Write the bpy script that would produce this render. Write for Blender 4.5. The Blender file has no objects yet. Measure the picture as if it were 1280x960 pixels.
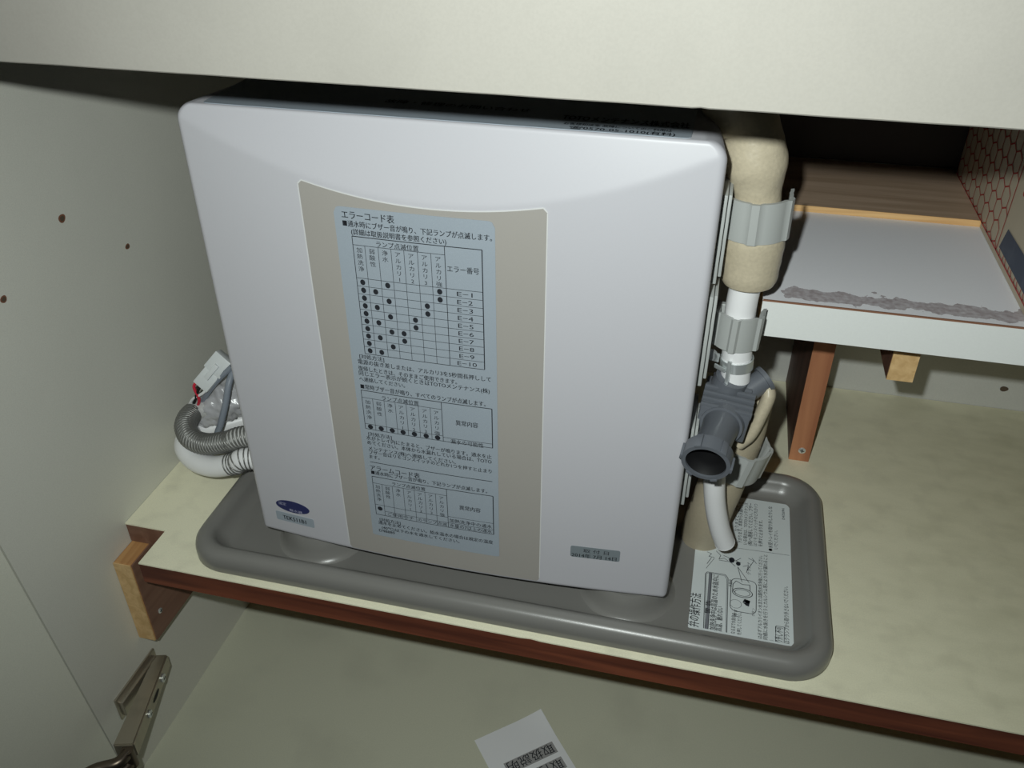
import bpy, bmesh, math, random
from mathutils import Vector, Matrix, noise
random.seed(4)
PI = math.pi
sc = bpy.context.scene
COL = sc.collection

# ---------------------------------------------------------------- camera, world, flash, exposure
CAM_POS = Vector((0, 0, 0.5)); F_PX = 1085.0
cam_d = bpy.data.cameras.new('camera'); cam = bpy.data.objects.new('camera', cam_d); COL.objects.link(cam)
cam_d.sensor_fit = 'HORIZONTAL'; cam_d.sensor_width = 36.0; cam_d.lens = 36.0 * F_PX / 1280
cam_d.clip_start = 0.01; cam_d.clip_end = 20
ROT = Matrix.Rotation(math.radians(13.75), 3, 'Z') @ Matrix.Rotation(math.radians(56.2), 3, 'X') @ Matrix.Rotation(math.radians(-0.1), 3, 'Z')
cam.matrix_world = Matrix.Translation(CAM_POS) @ ROT.to_4x4()
sc.camera = cam
w = bpy.data.worlds.new('kitchen_ambient'); sc.world = w; w.use_nodes = True
w.node_tree.nodes['Background'].inputs[0].default_value = (0.80, 0.92, 0.85, 1)
w.node_tree.nodes['Background'].inputs[1].default_value = 0.012
fl = bpy.data.lights.new('camera_flash', 'SPOT'); flo = bpy.data.objects.new('camera_flash', fl); COL.objects.link(flo)
fl.energy = 12.2; fl.color = (0.935, 1.0, 0.965); fl.shadow_soft_size = 0.006
fl.spot_size = math.radians(122); fl.spot_blend = 1.0
flo.location = (-0.034, -0.004, 0.537)
flo.rotation_euler = (Vector((-0.075, 0.55, 0.20)) - flo.location).to_track_quat('-Z', 'Y').to_euler()
sc.view_settings.view_transform = 'Standard'; sc.view_settings.look = 'None'
sc.view_settings.exposure = 0.0; sc.view_settings.gamma = 1.0; sc.view_settings.use_curve_mapping = False


def ray(u, v):
    return ROT @ Vector((u - 640, 480 - v, -F_PX))
def px_x(u, v, x): d = ray(u, v); return CAM_POS + d * ((x - CAM_POS.x) / d.x)
def px_y(u, v, y): d = ray(u, v); return CAM_POS + d * ((y - CAM_POS.y) / d.y)
def px_z(u, v, z): d = ray(u, v); return CAM_POS + d * ((z - CAM_POS.z) / d.z)


# ---------------------------------------------------------------- materials
def srgb(r, g, b):
    f = lambda c: (c / 255 / 12.92) if c / 255 <= 0.04045 else ((c / 255 + 0.055) / 1.055) ** 2.4
    return (f(r), f(g), f(b), 1)

def mat(name, col, rough=0.5, metal=0.0, spec=0.5, speckle=0.0, sp_scale=900, mottle=0.0, mo_scale=9, col2=None,
        bump=0.0, bump_scale=400, trans=0.0, coat=0.0):
    m = bpy.data.materials.new(name); m.use_nodes = True; nt = m.node_tree; n = nt.nodes; l = nt.links
    b = n['Principled BSDF']
    b.inputs['Base Color'].default_value = col; b.inputs['Roughness'].default_value = rough
    b.inputs['Metallic'].default_value = metal; b.inputs['Specular IOR Level'].default_value = spec
    b.inputs['Transmission Weight'].default_value = trans; b.inputs['Coat Weight'].default_value = coat
    tc = n.new('ShaderNodeTexCoord'); cur = None
    rgb = n.new('ShaderNodeRGB'); rgb.outputs[0].default_value = col; cur = rgb.outputs[0]
    def layer(scale, amt, c2, detail, lo=0.35, hi=0.7):
        nonlocal cur
        t = n.new('ShaderNodeTexNoise'); t.inputs['Scale'].default_value = scale; t.inputs['Detail'].default_value = detail
        l.new(tc.outputs['Object'], t.inputs['Vector'])
        r = n.new('ShaderNodeMapRange'); r.inputs[1].default_value = lo; r.inputs[2].default_value = hi
        r.inputs[3].default_value = 0; r.inputs[4].default_value = amt
        l.new(t.outputs['Fac'], r.inputs[0])
        mx = n.new('ShaderNodeMix'); mx.data_type = 'RGBA'
        l.new(r.outputs[0], mx.inputs['Factor']); l.new(cur, mx.inputs['A']); mx.inputs['B'].default_value = c2
        cur = mx.outputs['Result']
    dark = col2 or tuple(c * 0.6 for c in col[:3]) + (1,)
    if speckle: layer(sp_scale, speckle, dark, 2)
    if mottle: layer(mo_scale, mottle, dark, 5, 0.5, 0.75)
    l.new(cur, b.inputs['Base Color'])
    if bump:
        t = n.new('ShaderNodeTexNoise'); t.inputs['Scale'].default_value = bump_scale; t.inputs['Detail'].default_value = 3
        l.new(tc.outputs['Object'], t.inputs['Vector'])
        bp = n.new('ShaderNodeBump'); bp.inputs['Strength'].default_value = bump; bp.inputs['Distance'].default_value = 0.0006
        l.new(t.outputs['Fac'], bp.inputs['Height']); l.new(bp.outputs[0], b.inputs['Normal'])
    return m

def wood(name, c1, c2, axis='X', rough=0.55, scale=60, spec=0.35, stretch=0.06):
    m = mat(name, c1, rough, spec=spec); nt = m.node_tree; n = nt.nodes; l = nt.links; b = n['Principled BSDF']
    tc = n.new('ShaderNodeTexCoord'); mp = n.new('ShaderNodeMapping')
    s = [1, 1, 1]; s['XYZ'.index(axis)] = stretch; mp.inputs['Scale'].default_value = s
    l.new(tc.outputs['Object'], mp.inputs['Vector'])
    t = n.new('ShaderNodeTexNoise'); t.inputs['Scale'].default_value = scale; t.inputs['Detail'].default_value = 6
    t.inputs['Distortion'].default_value = 0.8
    l.new(mp.outputs[0], t.inputs['Vector'])
    r = n.new('ShaderNodeValToRGB'); r.color_ramp.elements[0].position = 0.35; r.color_ramp.elements[1].position = 0.68
    r.color_ramp.elements[0].color = c2; r.color_ramp.elements[1].color = c1
    l.new(t.outputs['Fac'], r.inputs[0]); l.new(r.outputs[0], b.inputs['Base Color'])
    return m

def lin(r, g, b): return (r, g, b, 1)
M = {}
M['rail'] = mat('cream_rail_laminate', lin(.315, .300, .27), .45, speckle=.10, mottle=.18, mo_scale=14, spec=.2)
M['wall'] = mat('cream_side_laminate', lin(.74, .735, .66), .5, speckle=.22, sp_scale=1400, mottle=.12, mo_scale=7, spec=.3)
M['door'] = mat('cream_door_laminate', lin(.80, .80, .69), .5, speckle=.2, sp_scale=1300, mottle=.15, mo_scale=9, spec=.3)
M['shelf'] = mat('cream_shelf_laminate', lin(.97, .94, .72), .45, speckle=.20, sp_scale=1000, mottle=.35, mo_scale=45, col2=lin(.58, .55, .42), spec=.3)
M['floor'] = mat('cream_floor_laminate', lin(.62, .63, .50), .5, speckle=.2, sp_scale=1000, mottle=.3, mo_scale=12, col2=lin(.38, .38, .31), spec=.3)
M['back'] = mat('grey_white_board', lin(.62, .62, .58), .55, speckle=.15, mottle=.25, mo_scale=12)
M['edge'] = wood('dark_red_brown_edge', lin(.22, .066, .034), lin(.10, .030, .018), 'X', .5, 90)
M['orange'] = wood('orange_plywood', lin(.62, .36, .15), lin(.42, .20, .075), 'Y', .6, 120)
M['endgrain'] = wood('pale_wood_end', lin(.78, .54, .27), lin(.62, .40, .18), 'Y', .65, 160, stretch=.6)
M['brown'] = wood('brown_veneer', lin(.26, .145, .10), lin(.18, .09, .06), 'Y', .55, 80)
M['post'] = wood('reddish_wood', lin(.56, .25, .125), lin(.38, .15, .075), 'Z', .55, 70)
M['darkpost'] = wood('dark_reddish_wood', lin(.17, .085, .06), lin(.10, .05, .035), 'Z', .55, 70)
M['panelwood'] = wood('brown_shelf_veneer', lin(.55, .40, .29), lin(.40, .28, .19), 'X', .55, 90)
M['palewood'] = wood('pale_wood_edge', lin(.85, .56, .26), lin(.62, .36, .15), 'X', .6, 120)
M['body'] = mat('white_plastic_body', lin(.52, .515, .55), .40, speckle=.03, spec=.4)
M['panel'] = mat('beige_satin_panel', lin(.36, .34, .315), .45, speckle=.08, sp_scale=2500, spec=.3)
M['rim'] = mat('panel_highlight_paint', lin(.66, .66, .66), .25)  # pale colour for the painted highlight along the panel groove
M['sticker'] = mat('blue_grey_sticker', lin(.325, .37, .42), .4, speckle=.12, sp_scale=1500, spec=.3)
M['sticker_dim'] = mat('grey_sticker', lin(.20, .23, .25), .4, spec=.3)
M['ink'] = mat('dark_print', lin(.022, .024, .030), .6, spec=.15)
M['inkgrey'] = mat('grey_print', lin(.18, .19, .21), .6, spec=.2)
M['blue'] = mat('navy_print', lin(.025, .03, .11), .35)
M['inkwhite'] = mat('white_print', lin(.45, .45, .60), .5)
M['tray'] = mat('grey_plastic_tray', lin(.205, .200, .188), .30, spec=.5, bump=.08, bump_scale=1500)
M['paper'] = mat('white_sticker_paper', lin(.66, .71, .72), .5, spec=.3)
M['foam'] = mat('beige_foam_insulation', lin(.56, .49, .36), .38, speckle=.25, sp_scale=500, bump=.5, bump_scale=260, spec=.5)
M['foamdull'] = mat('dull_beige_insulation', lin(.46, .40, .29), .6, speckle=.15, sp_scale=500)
M['white'] = mat('white_hose', lin(.86, .86, .87), .35)
M['clip'] = mat('light_grey_plastic', lin(.42, .435, .425), .4)
M['valve'] = mat('dark_grey_valve', lin(.125, .135, .155), .4, spec=.5)
M['black'] = mat('black_hollow', lin(.006, .006, .007), .6)
M['steel'] = mat('shiny_steel', lin(.78, .82, .82), .30, metal=.7)
M['hingemetal'] = mat('dull_hinge_metal', lin(.50, .46, .38), .36, metal=.85, mottle=.4, mo_scale=90)
M['hingedark'] = mat('dark_hinge_metal', lin(.16, .13, .10), .35, metal=.9)
M['coil'] = mat('steel_spring_wire', lin(.22, .22, .21), .35, metal=.5)
M['hosegrey'] = mat('grey_translucent_hose', lin(.55, .55, .54), .3)
M['bag'] = mat('grey_plastic_bag', lin(.48, .48, .50), .25, spec=.6, bump=.5, bump_scale=150)
M['cable'] = mat('blue_grey_cable', lin(.25, .28, .33), .45)
M['red'] = mat('red_wire', lin(.65, .03, .06), .4)
M['connector'] = mat('white_connector', lin(.72, .75, .76), .4)
M['whiteshelf'] = mat('white_shelf_top', lin(.93, .93, .97), .45, speckle=.05, spec=.3)
M['lip'] = mat('white_lipping', lin(.84, .86, .84), .5, speckle=.06)
M['wornbrown'] = mat('brown_glue_line', lin(.25, .12, .07), .6)
M['boxcard'] = mat('cream_carton', lin(.50, .43, .32), .65, speckle=.1)
M['redprint'] = mat('red_print', lin(.38, .035, .03), .6)
M['navyprint'] = mat('navy_block_print', lin(.045, .06, .095), .6, mottle=.4, mo_scale=60, col2=lin(.12, .14, .18))
M['counter'] = mat('dark_counter_and_shade', lin(.045, .038, .034), .7)  # counter underside; also the shade colour of the upper back wall sheet
M['holebrown'] = mat('hole_brown', lin(.22, .09, .05), .7)
M['holedark'] = mat('hole_dark', lin(.10, .07, .045), .8)
M['slip'] = mat('white_paper_slip', lin(.82, .84, .86), .5)
M['slipgrey'] = mat('slip_grey_box', lin(.33, .33, .33), .6)

# worn strip and stain on the white shelf top (wear with a shape of its own)
def add_wear(m):
    nt = m.node_tree; n = nt.nodes; l = nt.links; b = n['Principled BSDF']
    src = b.inputs['Base Color'].links[0].from_socket
    tc = n.new('ShaderNodeTexCoord'); sep = n.new('ShaderNodeSeparateXYZ'); l.new(tc.outputs['Object'], sep.inputs[0])
    t = n.new('ShaderNodeTexNoise'); t.inputs['Scale'].default_value = 55; t.inputs['Detail'].default_value = 5
    l.new(tc.outputs['Object'], t.inputs['Vector'])
    def math_(op, a, bb):
        q = n.new('ShaderNodeMath'); q.operation = op
        for i, v in enumerate((a, bb)):
            if isinstance(v, (int, float)): q.inputs[i].default_value = v
            else: l.new(v, q.inputs[i])
        return q.outputs[0]
    off = math_('MULTIPLY', math_('SUBTRACT', t.outputs['Fac'], 0.5), 0.030)
    yy = math_('ADD', sep.outputs['Y'], off)
    d = math_('ABSOLUTE', math_('SUBTRACT', yy, 0.5355), 0)
    inside = math_('LESS_THAN', d, 0.0078)
    inx = math_('GREATER_THAN', math_('ADD', sep.outputs['X'], off), 0.056)
    mask = math_('MULTIPLY', math_('MULTIPLY', inside, inx), 0.85)
    t2 = n.new('ShaderNodeTexNoise'); t2.inputs['Scale'].default_value = 300; l.new(tc.outputs['Object'], t2.inputs['Vector'])
    mask2 = math_('MULTIPLY', mask, math_('ADD', t2.outputs['Fac'], 0.35))
    mx = n.new('ShaderNodeMix'); mx.data_type = 'RGBA'; l.new(mask2, mx.inputs['Factor']); l.new(src, mx.inputs['A'])
    mx.inputs['B'].default_value = lin(.33, .27, .28); l.new(mx.outputs['Result'], b.inputs['Base Color'])
add_wear(M['whiteshelf'])
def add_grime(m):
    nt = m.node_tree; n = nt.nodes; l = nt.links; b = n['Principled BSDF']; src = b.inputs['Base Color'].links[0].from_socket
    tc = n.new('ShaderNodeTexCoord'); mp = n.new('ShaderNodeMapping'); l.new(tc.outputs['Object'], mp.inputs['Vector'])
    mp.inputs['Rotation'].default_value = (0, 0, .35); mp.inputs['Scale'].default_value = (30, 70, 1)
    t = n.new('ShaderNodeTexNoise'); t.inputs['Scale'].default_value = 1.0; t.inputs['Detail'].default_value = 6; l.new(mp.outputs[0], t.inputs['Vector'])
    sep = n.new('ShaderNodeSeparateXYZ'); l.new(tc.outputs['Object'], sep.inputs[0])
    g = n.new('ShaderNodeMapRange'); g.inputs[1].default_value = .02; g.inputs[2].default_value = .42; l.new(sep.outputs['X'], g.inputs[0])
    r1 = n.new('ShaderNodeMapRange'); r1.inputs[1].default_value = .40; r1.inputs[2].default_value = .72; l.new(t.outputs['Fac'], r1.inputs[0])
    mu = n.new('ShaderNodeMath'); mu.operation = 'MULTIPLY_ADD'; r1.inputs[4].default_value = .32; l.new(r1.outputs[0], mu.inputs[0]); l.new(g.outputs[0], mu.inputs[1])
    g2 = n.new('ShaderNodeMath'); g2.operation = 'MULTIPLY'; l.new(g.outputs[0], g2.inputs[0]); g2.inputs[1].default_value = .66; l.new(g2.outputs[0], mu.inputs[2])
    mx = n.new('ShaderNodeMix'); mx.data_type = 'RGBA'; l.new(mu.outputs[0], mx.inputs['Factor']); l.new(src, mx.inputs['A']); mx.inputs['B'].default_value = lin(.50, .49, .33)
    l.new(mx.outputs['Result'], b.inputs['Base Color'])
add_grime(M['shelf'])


# ---------------------------------------------------------------- mesh helpers
def obj(name, bm, m, parent=None, smooth=False, loc=None, recalc=True):
    if recalc: bmesh.ops.recalc_face_normals(bm, faces=bm.faces)
    me = bpy.data.meshes.new(name); bm.to_mesh(me); bm.free()
    me.materials.append(m)
    if smooth:
        for p in me.polygons: p.use_smooth = True
        if smooth != 'all': me.set_sharp_from_angle(angle=math.radians(38))
    o = bpy.data.objects.new(name, me); COL.objects.link(o)
    if parent:
        o.parent = parent; o.matrix_parent_inverse = Matrix.Translation(parent.location).inverted()
    return o

def tag(o, label=None, cat=None, group=None, kind=None):
    if label: o['label'] = label
    if cat: o['category'] = cat
    if group: o['group'] = group
    if kind: o['kind'] = kind
    return o

def thing(name, label, cat, loc=(0, 0, 0), group=None):
    o = bpy.data.objects.new(name, None); COL.objects.link(o); o.location = loc
    o.empty_display_size = .02
    return tag(o, label, cat, group)

def box(bm, x0, x1, y0, y1, z0, z1, bev=0.0, mtx=None, seg=2):
    g = bmesh.ops.create_cube(bm, size=1)
    vs = g['verts']
    for v in vs:
        v.co = Vector(((x0 + x1) / 2 + v.co.x * (x1 - x0), (y0 + y1) / 2 + v.co.y * (y1 - y0), (z0 + z1) / 2 + v.co.z * (z1 - z0)))
    if bev:
        es = list({e for v in vs for e in v.link_edges})
        r = bmesh.ops.bevel(bm, geom=es, offset=bev, segments=seg, affect='EDGES', profile=0.5)
        vs = list({v for f in r['faces'] for v in f.verts} | {v for v in vs if v.is_valid})
    if mtx is not None:
        for v in vs: v.co = mtx @ v.co
    return vs

def nb(): return bmesh.new()

def prism(bm, pts, z0, z1, flat=False):
    a = [bm.verts.new((x, y, z0)) for x, y in pts]; b = [bm.verts.new((x, y, z1)) for x, y in pts]
    bm.faces.new(b)
    if not flat: bm.faces.new(list(reversed(a)))
    n = len(pts)
    for i in range(n): bm.faces.new((a[i], a[(i + 1) % n], b[(i + 1) % n], b[i]))

def frames(path):
    T = []
    for i in range(len(path)):
        a = path[max(0, i - 1)]; b = path[min(len(path) - 1, i + 1)]
        T.append((b - a).normalized())
    up = Vector((0, 0, 1)) if abs(T[0].z) < .9 else Vector((0, 1, 0))
    N = [(up - T[0] * up.dot(T[0])).normalized()]
    for i in range(1, len(path)):
        q = N[-1] - T[i] * N[-1].dot(T[i]); N.append(q.normalized())
    return [(t, n_, t.cross(n_)) for t, n_ in zip(T, N)]

def catmull(pts, k=8):
    P = [Vector(p) for p in pts]; P = [P[0] * 2 - P[1]] + P + [P[-1] * 2 - P[-2]]; out = []
    for i in range(1, len(P) - 2):
        for j in range(k):
            t = j / k; a, b, c, d = P[i - 1:i + 3]
            out.append(.5 * ((2 * b) + (c - a) * t + (2 * a - 5 * b + 4 * c - d) * t * t + (3 * b - a - 3 * c + d) * t ** 3))
    out.append(P[-2]); return out

def tube(bm, path, r, seg=20, caps=True, wob=0.0, flat=1.0, inner=None):
    fr = frames(path); rings = []
    for i, (p, (t, n_, b_)) in enumerate(zip(path, fr)):
        rr = r[i] if isinstance(r, (list, tuple)) else r; ring = []
        for k in range(seg):
            a = 2 * PI * k / seg
            q = rr
            if wob: q += wob * noise.noise(Vector((p.x * 120 + math.cos(a) * 1.2, p.y * 120 + math.sin(a) * 1.2, p.z * 160)))
            ring.append(bm.verts.new(p + n_ * (math.cos(a) * q) + b_ * (math.sin(a) * q * flat)))
        rings.append(ring)
    for A, B in zip(rings, rings[1:]):
        for k in range(seg): bm.faces.new((A[k], A[(k + 1) % seg], B[(k + 1) % seg], B[k]))
    if caps:
        bm.faces.new(list(reversed(rings[0]))); bm.faces.new(rings[-1])
    return rings

def cyl(bm, a, b, r1, r2=None, seg=24, caps=True):
    return tube(bm, [Vector(a), Vector(b)], [r1, r1 if r2 is None else r2], seg, caps)

def pipe_ring(bm, c, axis, ro, ri, h, seg=32):
    """hollow ring centred on c along axis"""
    axis = axis.normalized(); fr = frames([c, c + axis])[0]; _, n_, b_ = fr; R = []
    for (r, s) in ((ro, -h / 2), (ro, h / 2), (ri, h / 2), (ri, -h / 2)):
        R.append([bm.verts.new(c + axis * s + n_ * (math.cos(2 * PI * k / seg) * r) + b_ * (math.sin(2 * PI * k / seg) * r)) for k in range(seg)])
    for i in range(4):
        A, B = R[i], R[(i + 1) % 4]
        for k in range(seg): bm.faces.new((A[k], A[(k + 1) % seg], B[(k + 1) % seg], B[k]))

def rrect(x0, x1, y0, y1, r, k=6):
    """rounded rectangle outline, counter-clockwise; r may be 4 radii: bl, br, tr, tl"""
    rs = r if isinstance(r, (tuple, list)) else (r,) * 4; out = []
    for (cx, cy, a0, q) in ((x0, y0, PI, rs[0]), (x1, y0, 1.5 * PI, rs[1]), (x1, y1, 0, rs[2]), (x0, y1, .5 * PI, rs[3])):
        sx = 1 if cx == x0 else -1; sy = 1 if cy == y0 else -1
        ox, oy = cx + sx * q, cy + sy * q
        n_ = k if q > 0 else 0
        for i in range(n_ + 1):
            a = a0 + .5 * PI * (i / n_ if n_ else 0); out.append((ox + q * math.cos(a), oy + q * math.sin(a)))
    return out


# ---------------------------------------------------------------- flat print
_glyphs = {}
def glyph(s, bold):
    key = (s, 0)
    if key not in _glyphs:
        cu = bpy.data.curves.new('tmp_text', 'FONT'); cu.body = s; cu.resolution_u = 2; cu.size = 1.0; cu.offset = 0.0
        o = bpy.data.objects.new('tmp_text', cu); COL.objects.link(o)
        dg = bpy.context.evaluated_depsgraph_get(); me = o.evaluated_get(dg).to_mesh()
        _glyphs[key] = ([(v.co.x, v.co.y) for v in me.vertices], [tuple(p.vertices) for p in me.polygons])
        o.evaluated_get(dg).to_mesh_clear(); bpy.data.objects.remove(o); bpy.data.curves.remove(cu)
    return _glyphs[key]

class Print:
    """flat print laid out in a label's own (s, t) frame, then mapped onto the surface"""
    def __init__(self, fn): self.v = []; self.f = []; self.fn = fn
    def poly(self, pts):
        b = len(self.v); self.v += pts; self.f.append(tuple(range(b, b + len(pts))))
    def text(self, s, s0, s1, t0, h, bold=0.012):
        V, Fc = glyph(s, bold)
        if not V: return
        x0 = min(x for x, y in V); x1 = max(x for x, y in V); k = (s1 - s0) / (x1 - x0)
        for dx in ((-bold, bold) if bold > .005 else (0,)):
            b = len(self.v)
            self.v += [(s0 + (x - x0 + dx) * k, t0 + (y + .06) * h) for x, y in V]
            self.f += [tuple(i + b for i in f) for f in Fc]
    def vtext(self, s, sc_, t_top, w, h, step, bold=0.0):
        for i, ch in enumerate(s):
            V, Fc = glyph(ch, bold)
            if not V: continue
            cx = .5 * (min(x for x, y in V) + max(x for x, y in V))
            if ch == 'ー': cx = .5
            b = len(self.v)
            self.v += [(sc_ + (x - cx) * w, t_top - (i + 1) * step + (y + .06) * h) for x, y in V]
            self.f += [tuple(j + b for j in f) for f in Fc]
    def line(self, a, b, wd, n=1):
        a = Vector(a); b = Vector(b); d = (b - a).normalized(); q = Vector((-d.y, d.x)) * wd / 2
        for i in range(n):
            p = a.lerp(b, i / n); r = a.lerp(b, (i + 1) / n)
            self.poly([tuple(p - q), tuple(r - q), tuple(r + q), tuple(p + q)])
    def path(self, pts, wd, closed=False):
        P = list(pts) + ([pts[0]] if closed else [])
        for a, b in zip(P, P[1:]): self.line(a, b, wd)
    def rect(self, x0, x1, y0, y1): self.poly([(x0, y0), (x1, y0), (x1, y1), (x0, y1)])
    def dot(self, x, y, rx, ry=None, n=14):
        ry = ry or rx
        self.poly([(x + rx * math.cos(2 * PI * i / n), y + ry * math.sin(2 * PI * i / n)) for i in range(n)])
    def build(self, name, m, parent):
        me = bpy.data.meshes.new(name); me.from_pydata([self.fn(s, t) for s, t in self.v], [], self.f); me.update()
        me.materials.append(m); o = bpy.data.objects.new(name, me); COL.objects.link(o)
        if parent:
            root = parent
            while root.parent: root = root.parent
            o.parent = parent; o.matrix_parent_inverse = Matrix.Translation(root.location).inverted() if root is not parent else Matrix.Translation(parent.location).inverted()
        return o

def sub(o, parent, root):
    """make o (built in world coordinates) a child of a part whose root thing sits at root.location"""
    o.parent = parent
    o.matrix_parent_inverse = Matrix.Identity(4)
    return o


# ================================================================ SETTING
WX = -0.443; BY = 0.797; FZ = -0.240; TZ = 0.56; RX = 0.78; FRONT = 0.340
def struct(name, bm, m, parent=None, **k):
    o = obj(name, bm, m, parent, **k)
    if not parent: o['kind'] = 'structure'
    return o
seamY = lambda z: 0.3424 - 0.0707 * z
b = nb()
pts = [(seamY(FZ - .02), FZ - .02), (BY + .02, FZ - .02), (BY + .02, TZ), (seamY(TZ), TZ)]
A = [b.verts.new((WX - .018, y, z)) for y, z in pts]; B = [b.verts.new((WX, y, z)) for y, z in pts]
b.faces.new(A[::-1]); b.faces.new(B)
for i in range(4): b.faces.new((A[i], A[(i + 1) % 4], B[(i + 1) % 4], B[i]))
wall_left = struct('wall_left', b, M['wall'])
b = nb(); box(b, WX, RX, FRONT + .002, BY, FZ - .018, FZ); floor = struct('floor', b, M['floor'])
b = nb(); box(b, WX, RX, BY, BY + .012, FZ - .018, TZ); wall_back = struct('wall_back', b, M['back'])
b = nb(); box(b, .03, RX - .0005, BY - .003, BY - .0002, .2376, TZ - .0005); struct('back_shade_sheet', b, M['counter'])  # dark sheet added on the upper back wall, its colour standing in for shade
b = nb(); box(b, RX, RX + .018, FRONT - .02, BY + .012, FZ - .018, TZ); wall_right = struct('wall_right', b, M['wall'])
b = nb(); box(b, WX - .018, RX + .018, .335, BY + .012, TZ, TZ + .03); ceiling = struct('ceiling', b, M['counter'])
# front rail across the top of the opening, its bottom edge a little chipped
b = nb()
N = 150; x0, x1 = WX - .03, RX + .018; rows = []; N = 400
for i in range(N + 1):
    x = x0 + (x1 - x0) * i / N
    chip = max(0, noise.noise(Vector((x * 160, 3, 1))) - .45) * .002 + .00015 * noise.noise(Vector((x * 40, 0, 0)))
    z0 = .4043 + chip
    rows.append([b.verts.new(c) for c in ((x, .336, z0 + .0006), (x, .3366, z0), (x, .356, .4045), (x, .356, TZ - .0005), (x, .336, TZ - .0005))])
for A_, B_ in zip(rows, rows[1:]):
    for k in range(5): b.faces.new((A_[k], A_[(k + 1) % 5], B_[(k + 1) % 5], B_[k]))
b.faces.new(rows[0]); b.faces.new(rows[-1][::-1])
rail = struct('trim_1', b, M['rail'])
# door, swung open beyond the front edge of the side panel
b = nb()
a0 = [(seamY(FZ - .02) - .0012, FZ - .02), (seamY(.395) - .0012, .395)]
V0 = []
for (y, z) in a0:
    V0.append([Vector((WX - .0002, y, z)), Vector((WX - .018, y, z)), Vector((WX - .045, y - .44, z)), Vector((WX - .027, y - .44, z))])
lo = [b.verts.new(v) for v in V0[0]]; hi = [b.verts.new(v) for v in V0[1]]
b.faces.new(lo); b.faces.new(hi[::-1])
for i in range(4): b.faces.new((lo[i], lo[(i + 1) % 4], hi[(i + 1) % 4], hi[i]))
door = struct('door_1', b, M['door'])
# dowel holes in the side panel (wood showing), screw hole in the back wall
def wall_hole(p, ry, rz, parent, axis='x'):
    bb = nb(); cc = nb(); n_ = 14
    for (bmx, k, off) in ((bb, 1.0, .0003), (cc, .62, .0005)):
        vs = []
        for i in range(n_):
            a = 2 * PI * i / n_; q = .85 * k * (1 + .05 * math.sin(3 * a + p.z * 50))
            d = (math.cos(a) * ry * q, math.sin(a) * rz * q)
            vs.append(bmx.verts.new((p.x + off, p.y + d[0], p.z + d[1]) if axis == 'x' else (p.x + d[0], p.y - off, p.z + d[1])))
        bmx.faces.new(vs)
    h = obj('dowel_hole' if axis == 'x' else 'screw_hole', bb, M['holebrown'] if axis == 'x' else M['holedark'], parent, recalc=False)
    sub(obj('hole_bottom', cc, M['holedark'], recalc=False), h, None)
wall_hole(px_x(77, 273, WX), .0042, .0036, wall_left); wall_hole(px_x(159, 308, WX), .0033, .0026, wall_left)
wall_hole(px_x(4, 374, WX), .0034, .0030, wall_left)
p = px_y(1255, 486, BY); wall_hole(p, .0045, .0035, wall_back, 'y')

# ================================================================ MAIN SHELF
shelf = thing('plywood_shelf', 'wide cream laminate shelf with a dark red-brown front edge, carrying the grey tray', 'shelf', (0, .6, -.02))
b = nb(); NX = -.405; SF = .4085
prism(b, [(WX + .0005, .447), (NX, .447), (NX, SF + .0006), (RX - .001, SF + .0006), (RX - .001, BY - .0005), (WX + .0005, BY - .0005)], -.0203, -.0012)
obj('board', b, M['orange'], shelf)
b = nb()
prism(b, [(WX + .0003, .4462), (NX + .0003, .4462)] + [(NX + (RX - NX) * i / 160, SF - .0003 + max(0, noise.noise(Vector((i * .55, 7, 2))) - .3) * .003) for i in range(161)] + [(RX - .0012, BY - .0006), (WX + .0003, BY - .0006)], -.0012, 0)
tag(obj('top_laminate', b, M['shelf'], shelf), 'scuffed cream laminate top')
b = nb(); box(b, NX, RX - .001, SF, SF + .0006, -.0212, -.0013); tag(obj('edge_band', b, M['edge'], shelf), 'dark red-brown front edge')
b = nb(); box(b, WX + .0006, NX, .4466, .4472, -.0200, -.0013); tag(obj('notch_edge', b, M['brown'], shelf), 'bare brown wood in the cut-out corner')

# left batten carrying the shelf
def cross_screw(parent, p, r, axis, name='screw'):
    ax = Vector(axis); bb = nb(); q = p + ax * .0011
    fr = frames([p, q])[0]; tube(bb, [p, p + ax * .0007, q], [r, r, r * .75], 16)
    s = obj(name, bb, M['steel'], parent, smooth=True)
    cc = nb(); n1, b1 = fr[1], fr[2]
    for d1, d2 in ((n1, b1), (b1, n1)):
        vs = [cc.verts.new(q + ax * .00015 + d1 * (sx * r * .6) + d2 * (sy * r * .13)) for sx, sy in ((-1, -1), (1, -1), (1, 1), (-1, 1))]
        cc.faces.new(vs)
    sub(obj('cross_slot', cc, M['black'], recalc=False), s, None)
    return s
bat = thing('wooden_batten', 'pale wooden batten screwed to the left wall under the notched shelf corner', 'batten', (0, 0, 0))
b = nb(); box(b, WX + .0003, -.4265, .4215, .785, -.113, -.0208, .0008); obj('board', b, M['orange'], bat)
b = nb(); box(b, WX + .0004, -.4268, .4205, .4214, -.1127, -.0212); tag(obj('end_grain', b, M['endgrain'], bat), 'pale end of the batten')
b = nb(); box(b, -.4264, -.4252, .4218, .785, -.1127, -.0212); tag(obj('face_veneer', b, M['brown'], bat), 'brown inner face of the batten')
cross_screw(bat, px_x(200, 763, -.4252), .0026, (1, 0, 0))

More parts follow.
